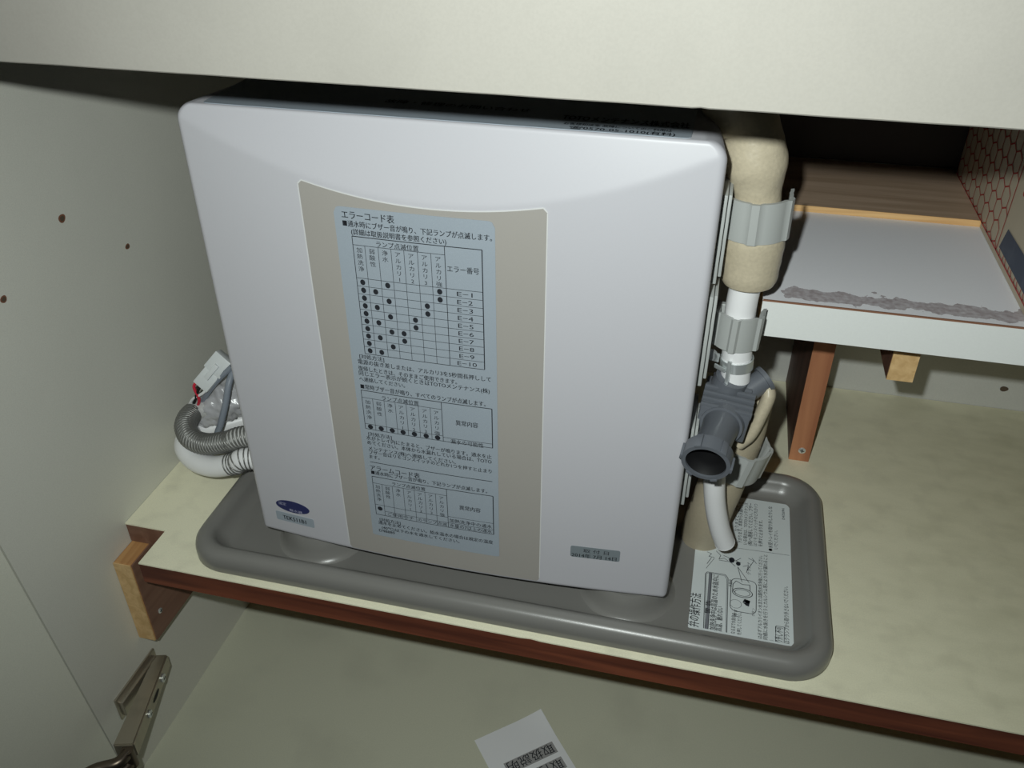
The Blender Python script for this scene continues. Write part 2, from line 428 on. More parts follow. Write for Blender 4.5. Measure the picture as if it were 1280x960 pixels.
# ================================================================ DRIP TRAY
tray = thing('drip_tray', 'shallow grey plastic drip tray with rolled rim under the white unit', 'tray', (-.123, .52, 0))
b = nb()
TX0, TX1, TY0, TY1 = -.3685, .1220, .4125, .6225
prof = [(0.006, 0.0), (0.0015, .0006), (0, .003), (0, .013), (.0008, .0175), (.003, .0215), (.0065, .0238), (.0105, .0238), (.0138, .0215), (.0155, .018), (.0175, .013), (.0225, .0065), (.0245, .0048), (.028, .0042)]
rings = []
for (d, z) in prof:
    z = z * .80 if z > .005 else z
    r = max(.004, .032 - d * .8)
    # right side and back: slightly wider sloping wall, like the pressed tray
    rings.append([b.verts.new((x, y, z)) for x, y in rrect(TX0 + d, TX1 - d, TY0 + d, TY1 - d, r, 12)])
n_ = len(rings[0])
for A_, B_ in zip(rings, rings[1:]):
    for k in range(n_): b.faces.new((A_[k], A_[(k + 1) % n_], B_[(k + 1) % n_], B_[k]))
b.faces.new(rings[-1]); b.faces.new(rings[0][::-1])
obj('tray_body', b, M['tray'], tray, smooth=True)
for cx in (-.2725, -.0255):
    for cy in (.4705, .565):
        b = nb()
        pr = [(.0365, .0042), (.0345, .0052), (.0322, .0085), (.0305, .0145), (.0290, .0205), (.0275, .0235), (.0245, .0240), (.0225, .0232)]
        R_ = [[b.verts.new((cx + r * math.cos(2 * PI * k / 40), cy + r * math.sin(2 * PI * k / 40), z)) for k in range(40)] for r, z in pr]
        for A_, B_ in zip(R_, R_[1:]):
            for k in range(40): b.faces.new((A_[k], A_[(k + 1) % 40], B_[(k + 1) % 40], B_[k]))
        b.faces.new(R_[-1])
        obj('round_pad', b, M['tray'], tray, smooth=True)

# tray instruction sticker
LZ = .0046
def tray_map(s, t): return (-t, s, LZ + .0005)
b = nb(); prism(b, rrect(.0225, .0965, .4415, .5945, (.001, .001, .004, .004), 5), LZ - .0002, LZ + .0002)
stk = tag(obj('sticker', b, M['paper'], tray), 'white instruction sticker with sideways Japanese print')
P = Print(tray_map); G = Print(tray_map)
def c4(a, c): q = px_z(855 + a / 7.68, 700 + c / 7.68, LZ); return (q.y, -q.x)
def c3(a, c): q = px_z(855 + a / 8.72, 610 + c / 8.72, LZ); return (q.y, -q.x)
def tt(s, p0, p1, h, bold=.006):
    s0 = max(p0[0], .4428); P.text(s, s0, p1[0], (p0[1] + p1[1]) / 2, h, bold)
tt('弁の操作方法', c4(140, 715), c4(160, 330), .0088, .012)
wb = [c4(178, 775), c4(205, 135), c4(222, 118), c4(395, 145), c4(422, 180), c4(405, 800)]
wb = [(max(.4428, a), c) for a, c in wb]; P.path(wb, .0005)
P.path([(max(.4428, a), c) for a, c in (c4(190, 775), c4(214, 140), c4(228, 128), c4(388, 155), c4(410, 185), c4(395, 800))], .0003)
q0 = c4(190, 740); q1 = c4(268, 130)
G.rect(.4428, q1[0], q1[1], q0[1] - .0003)
P.text('警 告', c4(240, 520)[0], c4(240, 395)[0], c4(252, 450)[1], .0042, .02)
P.line((.4428, q1[1]), (q1[0], q1[1]), .0004)
tt('加熱洗浄中は高温のため水抜弁に', c4(310, 735), c4(325, 150), .0052, .016)
tt('高温、触れない', c4(365, 735), c4(370, 455), .0050, .016)
tt('なるまで水抜弁の', c4(492, 790), c4(492, 515), .0036)
tt('を押してください。', c4(548, 800), c4(552, 510), .0036)
def rr(p0, p1, r, wd):
    x0, x1 = sorted((p0[0], p1[0])); y0, y1 = sorted((p0[1], p1[1])); P.path(rrect(x0, x1, y0, y1, r, 5), wd, True)
rr(c4(440, 485), c4(695, 215), .0045, .0005)
# little drawing: ring valve, push arrow, leader lines, pipework
rc = c4(560, 320)
P.path([(rc[0] + .0046 * math.cos(a * PI / 10), rc[1] + .0074 * math.sin(a * PI / 10)) for a in range(20)], .0006, True)
P.path([(rc[0] + .0032 * math.cos(a * PI / 10), rc[1] + .0056 * math.sin(a * PI / 10)) for a in range(20)], .0004, True)
P.path([c4(500, 330), c4(465, 290), c4(470, 235), c4(500, 205), c4(560, 240), c4(630, 245), c4(635, 300)], .0005)
P.path([c4(515, 70), c4(555, 215)], .0004); P.path([c4(515, 70), c4(625, 225)], .0004)
for tri in ([c4(562, 405), c4(580, 378), c4(635, 398), c4(628, 425)], [c4(585, 385), c4(632, 400), c4(622, 452), c4(592, 440)], [c4(560, 410), c4(590, 415), c4(600, 445)]): P.poly(tri)
P.path([(c4(495, 425)[0] + .0042 * math.cos(a * PI / 8), c4(495, 425)[1] + .0042 * math.sin(a * PI / 8)) for a in range(16)], .00025, True)
P.text('押す', c4(0, 460)[0], c4(0, 390)[0], c4(520, 420)[1], .0036, .01)
P.text('ボタン', c4(0, 425)[0], c4(0, 350)[0], c4(680, 400)[1], .0026, .0)
P.text('水抜弁', c4(0, 185)[0], c4(0, 115)[0], c4(465, 150)[1], .0030, .01)
P.text('クランプ', c3(0, 830)[0], c3(0, 700)[0], c3(730, 760)[1], .0030, .0)
for pp in ([(250, 700), (300, 720), (270, 750), (330, 760)], [(350, 690), (400, 740), (380, 780), (440, 770), (480, 800)], [(430, 740), (480, 760), (520, 800), (560, 790)], [(620, 770), (560, 800), (620, 820)], [(240, 880), (330, 770)], [(250, 830), (300, 760)], [(380, 790), (500, 810), (560, 860)], [(690, 900), (760, 800), (700, 770)], [(790, 830), (740, 770)], [(640, 860), (700, 850), (680, 930)]):
    P.path([c3(*q) for q in pp], .0004 if pp[0][0] > 240 else .0003)
P.dot(*c3(520, 790), .0030, .0022); P.dot(*c3(590, 830), .0022, .0018)
tt('は必ずアルカリイオン水または酸性水洗浄後に行ってください。', c4(752, 835), c3(850, 745), .0036)
tt('同様に水抜きを行うとカルシウム等により水が漏れること', c4(805, 840), c3(905, 735), .0036)
tt('ます。', c4(862, 855), c4(862, 775), .0036)
tt('り外し不可', c4(945, 870), c4(950, 655), .0062, .014)
P.path([(max(.4428, a), c) for a, c in (c4(878, 880), c4(882, 635), c4(962, 650), c4(962, 890))], .0004)
tt('はクランプから取り外さないでください。', c4(1012, 885), c4(1000, 262), .0040, .008)
P.line(c3(200, 605), c3(1150, 740), .0003)
P.dot(*c3(285, 580), .0016)
tt('なりますと、ブザー', c3(595, 480), c3(600, 160), .0036, .0)
tt('下がります。本体から水漏れして', c3(632, 610), c3(640, 160), .0038)
tt('いる場合は、TOTOメンテナンス', c3(690, 625), c3(695, 170), .0036)
tt('(株)へ連絡してください。ブザー', c3(745, 635), c3(748, 175), .0040, .008)
tt('はリモコンスイッチのどれか1つ', c3(800, 640), c3(800, 180), .0036, .0)
tt('を押すと止まります。', c3(855, 645), c3(858, 360), .0038, .01)
tt('●水受トレイを取り外したりしな', c3(965, 695), c3(960, 210), .0038, .01)
tt('いでください。', c3(1025, 675), c3(1020, 470), .0036, .0)
tt('D47269N', c3(1098, 350), c3(1098, 230), .0030, .006)
sub(P.build('printed_text', M['ink'], None), stk, None)
tag(sub(G.build('printed_band', M['inkgrey'], None), stk, None), 'grey warning band')

# ================================================================ WATER IONISER UNIT
unit = thing('water_ioniser', 'white upright water ioniser with beige front panel standing in the grey tray', 'water ioniser', (-.1525, .5, .0243))
UX0, UX1, UZ0, UZ1, UBACK, XC, HW = -.3095, .0045, .0270, .3575, .572, -.1525, .157
def front(x, z):
    t = (x - XC) / HW; ym = .4430 - .0088 * (1 - t * t); yt = .4430 + (z - .352) * .232
    k = .00022; h = max(k - abs(ym - yt), 0) / k
    return max(ym, yt) + h * h * k * .25
def spread(a, c, n, fine, nf):
    out = [a + fine * (i / nf) for i in range(nf)]; m_ = n
    out += [a + fine + (c - a - 2 * fine) * i / m_ for i in range(m_ + 1)]
    out += [c - fine + fine * (1 - (1 - (i + 1) / nf) ** 1.7) for i in range(nf)]
    return out
b = nb(); RT, RB, RE, RTOP = .011, .004, .0042, .0016
zs = spread(UZ0, UZ1, 190, .012, 12); S_ = spread(0, 1, 90, .025, 9)
def half_in(z):
    if z > UZ1 - RT: return RT - math.sqrt(max(0, RT ** 2 - (z - UZ1 + RT) ** 2))
    if z < UZ0 + RB: return RB - math.sqrt(max(0, RB ** 2 - (UZ0 + RB - z) ** 2))
    return 0
grid = []
for z in zs:
    i_ = half_in(z); xa, xb = UX0 + i_, UX1 - i_; row = []
    for s in S_:
        x = xa + (xb - xa) * s
        d = min((x - xa), (xb - x), (z - UZ0)); y = front(x, z); e1 = e2 = 0
        if d < RE: e1 = RE - math.sqrt(max(0, RE ** 2 - (RE - d) ** 2))
        if UZ1 - z < RTOP: e2 = RTOP - math.sqrt(max(0, RTOP ** 2 - (RTOP - UZ1 + z) ** 2))
        y += max(e1, e2)
        row.append(b.verts.new((x, y, z)))
    grid.append(row)
for A_, B_ in zip(grid, grid[1:]):
    for k in range(len(S_) - 1): b.faces.new((A_[k], A_[k + 1], B_[k + 1], B_[k]))
loop = grid[0] + [r[-1] for r in grid[1:]] + grid[-1][-2::-1] + [r[0] for r in grid[-2:0:-1]]
back = [b.verts.new((XC + (v.co.x - XC) * .92, UBACK, .19 + (v.co.z - .19) * .97)) for v in loop]
n_ = len(loop)
for k in range(n_): b.faces.new((loop[k], back[k], back[(k + 1) % n_], loop[(k + 1) % n_]))
b.faces.new(back)
bmesh.ops.remove_doubles(b, verts=b.verts, dist=1e-6)
obj('housing', b, M['body'], unit, smooth='all' if False else True)
for (fx, fy) in ((-.2725, .4705), (-.0255, .4705), (-.2725, .552), (-.0255, .552)):
    b = nb(); cyl(b, (fx, fy, .0243), (fx, fy, .0275), .012, .013); obj('foot', b, M['valve'], unit, smooth=True)

PX0, PX1, PZ0 = -.2330, -.0868, .0312
ztop = lambda x: .352 - .0088 / .232 * (1 - ((x - XC) / HW) ** 2) - .0030
def surf_patch(bm, outline_x, zlo, zhi, off, nx, nz, skirt=.0006):
    g = []
    for i in range(nx + 1):
        x = outline_x[0] + (outline_x[1] - outline_x[0]) * i / nx; a, c = zlo(x), zhi(x)
        g.append([bm.verts.new((x, front(x, a + (c - a) * j / nz) - off, a + (c - a) * j / nz)) for j in range(nz + 1)])
    for A_, B_ in zip(g, g[1:]):
        for k in range(nz): bm.faces.new((A_[k], B_[k], B_[k + 1], A_[k + 1]))
    lp = [r[0] for r in g] + g[-1][1:] + [r[-1] for r in g[-2::-1]] + g[0][-2:0:-1]
    lo_ = [bm.verts.new((v.co.x, v.co.y + skirt, v.co.z)) for v in lp]
    for k in range(len(lp)): bm.faces.new((lp[k], lp[(k + 1) % len(lp)], lo_[(k + 1) % len(lp)], lo_[k]))
def corner(x, xa, xb, r):
    d = min(x - xa, xb - x); d = max(d, 0)
    return r - math.sqrt(max(0, r * r - (r - d) ** 2)) if d < r else 0
b = nb()
g_x = (PX0, PX1); NXP = 110
surf_patch(b, g_x, lambda x: PZ0 + corner(x, PX0, PX1, .002), lambda x: ztop(x) - corner(x, PX0, PX1, .003), .0004, NXP, 6)
obj('front_panel', b, M['panel'], unit, smooth=True)
R1 = Print(lambda s, t: (s, front(s, t) - .00055, t))  # flat lighter ribbon paints the groove highlight round the panel
top = [(PX0 - .0005 + (PX1 - PX0 + .001) * i / 60) for i in range(61)]
R1.path([(x, ztop(min(max(x, PX0), PX1)) + .0003 - corner(x, PX0 - .0005, PX1 + .0005, .003)) for x in top], .0008)
R1.path([(PX0 - .0004, PZ0 + .003), (PX0 - .0004, .10), (PX0 - .0004, .2), (PX0 - .0004, ztop(PX0) - .003)], .0007)
R1.path([(PX1 + .0004, PZ0 + .003), (PX1 + .0004, .10), (PX1 + .0004, .2), (PX1 + .0004, ztop(PX1) - .003)], .0007)
tag(R1.build('panel_highlight', M['rim'], unit), 'thin painted highlight line round the beige panel')

# error-code sticker
SX0, SX1, SZ0, SZ1 = -.2125, -.1158, .0500, .3075
b = nb()
surf_patch(b, (SX0, SX1), lambda x: SZ0 + corner(x, SX0, SX1, .0008), lambda x: SZ1 - corner(x, SX0, SX1, .004), .0007, 60, 4, .0002)
st = tag(obj('sticker', b, M['sticker'], unit, smooth=True), 'tall blue-grey error code sticker with tables')
def fmap(s, t): return (s, front(s, t) - .0010, t)
P = Print(fmap)
def mk(ox, oy, k):
    def f(a, c):
        p = px_y(ox + a / k, oy + c / k, .4345); return (p.x, p.z)
    return f
A4 = mk(400, 240, 4); B6 = mk(440, 430, 6.4); C6 = mk(450, 540, 6)
def tl(s, p0, p1, h, bold=.012): P.text(s, p0[0], p1[0], (p0[1] + p1[1]) / 2, h, bold)
H = .0040
tl('エラーコード表', A4(110, 124), A4(375, 160), .0056, .016)
tl('■通水時にブザー音が鳴り、下記ランプが点滅します。', A4(115, 163), A4(862, 249), .0044, .014)
tl('(詳細は取扱説明書を参照ください)', A4(158, 206), A4(635, 264), .0042, .014)
def vline(x, z0, z1, wd=.0003): P.line((x, z0), (x, z1), wd)
def hline(x0, x1, z, wd=.0003): P.line((x0, z), (x1, z), wd, 6)
HEAD = ['加熱洗浄', '弱酸性', '浄水', 'アルカリ1', 'アルカリ2', 'アルカリ3', 'アルカリ強']
def table(xl, xs, xr, zt, zh, zr, zb, ch, cst, cw):
    """outer box, header band, column rules; returns column centres"""
    hline(xl, xr, zt, .0005); hline(xl, xr, zb, .0004); vline(xl, zt, zb, .0004); vline(xr, zt, zb, .0006)
    hline(xl, xs[-1], zh); vline(xs[-1], zt, zb, .0004)
    for x in xs[:-1]: vline(x, zh, zb, .00028)
    e = [xl] + xs; cs = [(e[i] + e[i + 1]) / 2 for i in range(7)]
    for c_, hd in zip(cs, HEAD): P.vtext(hd, c_, zh - .0006, cw, ch, cst, .004)
    return cs
# table 1
xl = A4(165, 258)[0]; xs = [A4(a, c)[0] for a, c in ((225, 266), (292, 274), (357, 281), (422, 290), (490, 298), (557, 306), (627, 315))]
xr = A4(812, 290)[0]; zt = (A4(160, 215)[1] + A4(812, 290)[1]) / 2; zh = (A4(165, 258)[1] + A4(625, 313)[1]) / 2
zr = (A4(185, 422)[1] + A4(812, 502)[1]) / 2; zb = (A4(218, 800)[1] + A4(817, 888)[1]) / 2
cs = table(xl, xs, xr, zt, zh, zr, zb, .0036, (zh - zr) / 5.3, .0040)
tl('ランプ点滅位置', A4(285, 272), A4(497, 292), .0040, .006)
tl('エラー番号', A4(640, 396), A4(798, 408), .0046, .006)
dots = [(0, 2, 6), (0, 1, 6), (0, 2, 5), (0, 1, 5), (0, 2, 4), (0, 1, 4), (0, 2, 3), (0, 1, 3), (0, 2), (0, 1)]
rh = (zr - zb) / 10
for i in range(10):
    if i: hline(xl, xr, zr - rh * i, .00028)
    zc_ = zr - rh * (i + .5)
    for k in dots[i]: P.dot(cs[k], zc_, .00165, .0019)
    mid = (xs[-1] + xr) / 2; hw_ = .0048 if i < 9 else .0062
    P.text('E−%d' % (i + 1), mid - hw_, mid + hw_, zc_ - .0018, .0042, .0)
hline(xl, xr, zr, .0003)
tl('[対処方法]', B6(62, 108), B6(262, 142), .0038)
tl('電源の抜き差しまたは、アルカリ3を5秒間長押しして', B6(50, 150), B6(1115, 303), .0040)
tl('復帰したときは、そのままご使用できます。', B6(52, 196), B6(845, 326), .0040)
tl('同じエラー表示が続くときはTOTOメンテナンス(株)', B6(57, 240), B6(1105, 397), .0040)
tl('へ連絡してください。', B6(60, 283), B6(430, 352), .0038)
tl('■常時ブザー音が鳴り、すべてのランプが点滅します。', B6(70, 345), B6(1072, 503), .0042, .014)
# table 2
xl = B6(78, 410)[0]; xs = [B6(a, c)[0] for a, c in ((165, 428), (258, 445), (348, 462), (437, 478), (535, 495), (630, 512), (722, 528))]
xr = B6(1122, 520)[0]; zt = (B6(72, 360)[1] + B6(1122, 520)[1]) / 2; zh = (B6(78, 410)[1] + B6(720, 528)[1]) / 2
zr = (B6(105, 615)[1] + B6(735, 745)[1]) / 2; zb = (B6(105, 665)[1] + C6(992, 122)[1]) / 2
cs = table(xl, xs, xr, zt, zh, zr, zb, .0034, (zh - zr) / 5.2, .0040)
hline(xl, xs[-1], zr); hline(xs[-1], xr, zr - .001)
for k in range(7): P.dot(cs[k], (zr + zb) / 2, .0019, .0019)
tl('ランプ点滅位置', B6(243, 440), B6(540, 490), .0040, .006)
tl('異常内容', B6(835, 645), B6(1012, 660), .0046, .012)
tl('漏水の可能性', B6(795, 790), B6(1055, 818), .0040, .006)
tl('[対処方法]', C6(65, 22), C6(242, 52), .0036)
tl('水がトレイ内にたまると、ブザーが鳴ります。通水を止', C6(50, 50), C6(990, 202), .0040)
tl('めてください。本体から水漏れしている場合は、TOTO', C6(57, 85), C6(990, 238), .0040)
tl('メンテナンス(株)へ連絡してください。', C6(65, 120), C6(722, 246), .0038)
tl('ブザー音はリモコンスイッチのどれか1つを押すと止まり', C6(70, 157), C6(990, 310), .0038)
tl('ます。', C6(72, 193), C6(150, 207), .0036)
hline(C6(75, 212)[0], C6(995, 375)[0], (C6(75, 212)[1] + C6(995, 375)[1]) / 2, .0005)
tl('アラームコード表', C6(78, 270), C6(455, 354), .0052, .014)
tl('■通水時にブザー音が鳴り、下記ランプが点滅します。', C6(85, 302), C6(957, 464), .0040, .014)
# table 3
xl = C6(95, 370)[0]; xs = [C6(a, c)[0] for a, c in ((165, 383), (243, 398), (327, 413), (410, 430), (490, 446), (570, 461), (655, 477))]
xr = C6(1000, 485)[0]; zt = (C6(88, 320)[1] + C6(1000, 485)[1]) / 2; zh = (C6(95, 370)[1] + C6(655, 478)[1]) / 2
zr = (C6(115, 530)[1] + C6(660, 640)[1]) / 2; zb = (C6(122, 605)[1] + C6(1003, 770)[1]) / 2
cs = table(xl, xs, xr, zt, zh, zr, zb, .0034, (zh - zr) / 5.2, .0038)
hline(xl, xs[-1], zr); hline(xs[0], xr, (zr + zb) / 2 - .0004); hline(xs[-1], xr, zr + .001)
P.dot(cs[0], zr - .0034, .0019)
tl('ランプ点滅位置', C6(243, 390), C6(495, 440), .0036, .006)
tl('異常内容', C6(750, 578), C6(907, 592), .0044, .012)
P.text('加熱洗浄中の通水', xs[-1] + .001, xr - .0012, (zr + zb) / 2 + .0005, .0040, .008)
P.text('水量の7以上の通水', xs[-1] + .001, xr - .0012, zb + .0006, .0038, .008)
P.text('ご使用中チ', xs[0] + .002, xs[2] + .006, zb + .0008, .0034, .0); P.text('のランプ点滅', xs[3] + .001, xs[-1] - .001, zb + .0008, .0034, .0)
tl('[対処方法]', C6(150, 662), C6(308, 692), .0036)
tl('通水を止めてください。給水温水の場合は規定の温度', C6(140, 684), C6(1000, 837), .0038)
tl('(40℃)以下の水を通水してください。', C6(165, 712), C6(750, 837), .0036)
tl('D48889', C6(145, 740), C6(265, 770), .0036)
sub(P.build('printed_text', M['ink'], None), st, None)

# round quality mark, model plate, installation date plate
def plate(pts, off, m, label, nm='sticker'):
    b_ = nb(); vs = [b_.verts.new((x, front(x, z) - off, z)) for x, z in pts]; lo_ = [b_.verts.new((x, front(x, z) + .0002, z)) for x, z in pts]
    b_.faces.new(vs)
    for k in range(len(vs)): b_.faces.new((vs[k], vs[(k + 1) % len(vs)], lo_[(k + 1) % len(vs)], lo_[k]))
    return tag(obj(nm, b_, m, unit), label)
F1 = lambda u, v: (lambda p: (p.x, p.z))(px_y(u, v, .4415))
F2 = lambda u, v: (lambda p: (p.x, p.z))(px_y(u, v, .4385))
c = F1(367, 632)
em = plate([(c[0] + .0143 * math.cos(a * PI / 18), c[1] + .0056 * math.sin(a * PI / 18)) for a in range(36)], .0003, M['blue'], 'dark blue oval quality mark')
P = Print(lambda s, t: (s, front(s, t) - .0006, t))
P.text('認定', c[0] - .0115, c[0] - .0050, c[1] + .0002, .0034, .01); P.text('整水器', c[0] - .0030, c[0] + .0080, c[1] - .0042, .0026, .0)
sub(P.build('printed_text', M['inkwhite'], None), em, None)
a, d = F1(345, 646), F1(397, 655)
mp = plate(rrect(c[0] - .0160, c[0] + .0165, c[1] - .0165, c[1] - .0078, .0012, 3), .0003, M['sticker'], 'small blue-grey model plate')
P = Print(lambda s, t: (s, front(s, t) - .0006, t))
P.text('TEK511B1', c[0] - .0100, c[0] + .0098, c[1] - .0145, .0056, .02)
sub(P.build('printed_text', M['ink'], None), mp, None)
c = F2(744, 691.5)
ip = plate(rrect(c[0] - .0172, c[0] + .0172, c[1] - .0052, c[1] + .0052, .0014, 3), .0003, M['sticker_dim'], 'small grey installation date plate')
P = Print(lambda s, t: (s, front(s, t) - .0006, t))
P.text('取 付 日', c[0] - .0082, c[0] + .0095, c[1] + .0004, .0038, .0)
P.text('2014年 7月 14日', c[0] - .0162, c[0] + .0150, c[1] - .0046, .0042, .01)
sub(P.build('printed_text', M['ink'], None), ip, None)

# strip label along the top
b = nb(); prism(b, rrect(-.2920, -.0150, .4464, .520, .003, 4), UZ1 - .0002, UZ1 + .0003)
tp = tag(obj('sticker', b, M['sticker'], unit), 'blue-grey strip sticker along the top edge')
P = Print(lambda s, t: (s, t, UZ1 + .0006))
T1 = lambda u, v: (lambda p: (p.x, p.y))(px_z(u, v, UZ1))
p0 = T1(708, 166); p1 = T1(842, 177)
P.text('☎0570-05-1010(有料)', p0[0], p1[0], .4472, .0056, .014)
P.text('お客様相談室 故障についてのご利用は', T1(702, 160)[0], T1(838, 172)[0], .4535, .0046, .010)
P.text('TOTOメンテナンス株式会社', T1(702, 150)[0], T1(862, 160)[0], .4620, .010, .02)
P.text('故障・修理のお問い合わせ', -.19, -.105, .470, .007, .014)
sub(P.build('printed_text', M['ink'], None), tp, None)

# ================================================================ PIPEWORK RIGHT OF THE UNIT
PY = .5
def y3(u, v, y=PY): return px_y(u, v, y)
up = thing('insulated_pipe', 'thick beige foam-wrapped pipe coming down beside the unit, upper section', 'pipe', (.02, PY, .30))
path = catmull([Vector((-.038, .508, .470)), Vector((-.014, .505, .425)), y3(914, 112), y3(937, 156), y3(944, 200), y3(946, 245), y3(942, 295), y3(935, 351)], 10)
L_ = len(path)
rad = [.0185 + .0010 * math.sin(i * .35) - (.0030 * math.exp(-((i - L_ * .72) / 7) ** 2)) + (.0012 if i > L_ * .82 else 0) for i in range(L_)]
rad = [r * (.985 if i < L_ - 2 else (.95 if i == L_ - 2 else .86)) * .95 for i, r in enumerate(rad)]
b = nb(); tube(b, path, rad, 40, True, wob=.0006); obj('foam_sleeve', b, M['foam'], up, smooth=True)

wh = thing('water_hose', 'short white water hose between foam sleeve and grey valve', 'hose', tuple(y3(922, 440)))
b = nb(); tube(b, catmull([y3(934, 348), y3(926, 385), y3(922, 430), y3(919, 474)], 5), .0096, 28); obj('hose_tube', b, M['white'], wh, smooth=True)

def clamp(name_label, c, r, h, ax, open_dir, rail_z, rail_y, ribs=3):
    t = thing('pipe_clip', name_label, 'pipe clip', tuple(c), 'grey clips holding pipes to the unit side')
    ax = ax.normalized(); od = (open_dir - ax * open_dir.dot(ax)).normalized(); sd = ax.cross(od)
    b_ = nb(); n2 = 40; th = .0022; rows_ = []
    for i in range(n2 + 1):
        a = math.radians(-118 + 236 * i / n2)          # angle measured from the camera-facing side
        q = r + (.0016 if any(abs(i - w_) < 2 for w_ in (10, 20, 32)) else 0)
        if i < 3: q += (3 - i) * .0009
        if i > n2 - 3: q += (i - n2 + 3) * .0009
        d = od * math.cos(a) + sd * math.sin(a)
        rows_.append([b_.verts.new(c + d * rr_ + ax * hh) for rr_, hh in ((q, -h / 2), (q + th, -h / 2), (q + th, h / 2), (q, h / 2))])
    for A_, B_ in zip(rows_, rows_[1:]):
        for k in range(4): b_.faces.new((A_[k], A_[(k + 1) % 4], B_[(k + 1) % 4], B_[k]))
    b_.faces.new(rows_[0]); b_.faces.new(rows_[-1][::-1])
    obj('clip_band', b_, M['clip'], t, smooth=True)
    b_ = nb(); ux = UX1 - .0005
    box(b_, ux, ux + .0038, rail_y - .022, rail_y + .020, rail_z[0], rail_z[1], .0006)
    box(b_, ux + .0042, ux + .0062, rail_y - .016, rail_y + .012, rail_z[0] + .002, rail_z[1] - .002, .0006)
    obj('mounting_rail', b_, M['clip'], t, smooth=True)
    b_ = nb(); box(b_, ux + .0045, c.x - r * .35, c.y + r * .55, c.y + r * .55 + .004, c.z - h * .45, c.z + h * .45, .0005)
    obj('clip_arm', b_, M['clip'], t)
    return t
clamp('upper grey plastic pipe clip gripping the beige foam sleeve', y3(944.5, 265), .0176, .0245, Vector((-.02, 0, 1)), Vector((-.05, -1, .1)), (.268, .322), .487)
clamp('middle grey plastic pipe clip gripping the white hose', y3(922, 407, .503), .0124, .0235, Vector((.02, 0, 1)), Vector((-.15, -1, .1)), (.200, .262), .482)
lowc = y3(921, 567, .520)
clamp('lower grey plastic pipe clip half hidden behind the grey valve', lowc, .0186, .0250, Vector((.22, 0, 1)), Vector((.35, -1, .1)), (.100, .165), .485)

low = thing('insulated_pipe', 'beige foam-wrapped pipe, lower section standing in the tray behind the white tube', 'pipe', (.02, .525, .006))
b = nb(); pth = catmull([px_z(877, 668, .0065), y3(890, 632, .528), y3(908, 588, .524), y3(924, 545, .522), y3(934, 505, .524), y3(936, 492, .526)], 6)
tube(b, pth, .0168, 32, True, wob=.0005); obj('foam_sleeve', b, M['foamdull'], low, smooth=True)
b = nb(); tube(b, catmull([y3(925, 553, .500), y3(938, 542, .499), y3(950, 520, .500), y3(961, 494, .503), y3(955, 484, .508), y3(940, 488, .514), y3(932, 505, .518)], 8), .0046, 14, flat=1.5)
tag(obj('foam_flap', b, M['foam'], low, smooth=True), 'loose curled strip of beige foam')

# hose clip of spring steel
hc = thing('hose_clamp', 'shiny steel spring clamp round the white hose', 'hose clamp', tuple(y3(920, 452)))
c = y3(921, 452); ax = (y3(922, 430) - y3(919, 474)).normalized()
b = nb(); pipe_ring(b, c, ax, .0107, .0098, .0072, 36); obj('clamp_band', b, M['steel'], hc, smooth=True)
b = nb(); Rm = Matrix.Translation(c) @ Matrix.Rotation(math.radians(-25), 4, 'Z')
box(b, -.0135, -.0095, -.0075, -.0060, -.001, .0055, .0004, Rm); cyl(b, Rm @ Vector((-.0150, -.0075, .003)), Rm @ Vector((-.0150, -.0062, .003)), .0042, seg=16)
tag(obj('ear', b, M['steel'], hc, smooth=True), 'round finger tab of the clamp')
b = nb(); box(b, -.0012, .0014, -.0124, -.0106, -.0115, .0060, .0004, Rm); box(b, -.0085, .0000, -.0120, -.0108, -.0040, -.0010, .0003, Matrix.Translation(c) @ Matrix.Rotation(math.radians(-38), 4, 'Z')); obj('lug', b, M['steel'], hc, smooth=True)

# grey drain valve
vc = Vector((.0262, .4925, .1655))
val = thing('drain_valve', 'dark grey plastic drain valve with ribbed block and open round outlet facing out', 'valve', tuple(vc))
Rv = Matrix.Translation(vc) @ Matrix.Rotation(math.radians(-5), 4, 'Z') @ Matrix.Rotation(math.radians(8), 4, 'X') @ Matrix.Rotation(math.radians(5), 4, 'Y')
b = nb(); box(b, -.0162, .0162, -.0165, .0150, -.0135, .0110, .0012, Rv); obj('body_block', b, M['valve'], val, smooth=True)
for i in range(4):
    b = nb(); y = -.0150 + i * .0047; z = .0104 + i * .0011
    box(b, -.0166, .0166, y - .0012, y + .0013, z - .003, z + .0026, .0006, Rv); obj('rib', b, M['valve'], val, smooth=True)
b = nb(); box(b, -.0130, .0140, .0035, .0150, .0100, .0150, .0010, Rv); cyl(b, Rv @ Vector((-.002, .0075, .012)), Rv @ Vector((-.001, .0075, .020)), .0118, .0108); obj('inlet_collar', b, M['valve'], val, smooth=True)
b = nb(); pa_ = Rv @ Vector((.010, .010, .008)); pb_ = Rv @ Vector((.0200, .0190, .0150)); cyl(b, pa_, pb_, .0080); pipe_ring(b, pb_, pb_ - pa_, .0094, .004, .003)
obj('side_port', b, M['valve'], val, smooth=True)
rc3 = Vector((.0172, .4365, .1640)); src = vc + Vector((-.001, -.014, -.0025)); axd = Vector((-.12, -.96, -.20)).normalized()
b = nb(); tube(b, [src, src.lerp(rc3, .35), rc3 - axd * .004], [.0126, .0112, .0110], 32, False); obj('outlet_neck', b, M['valve'], val, smooth=True)
b = nb(); cyl(b, src, src + (rc3 - src).normalized() * .0055, .0145, .0138); obj('neck_collar', b, M['valve'], val, smooth=True)
b = nb(); pipe_ring(b, rc3, axd, .0152, .0126, .0100, 44)
fr = frames([rc3, rc3 + axd])[0]
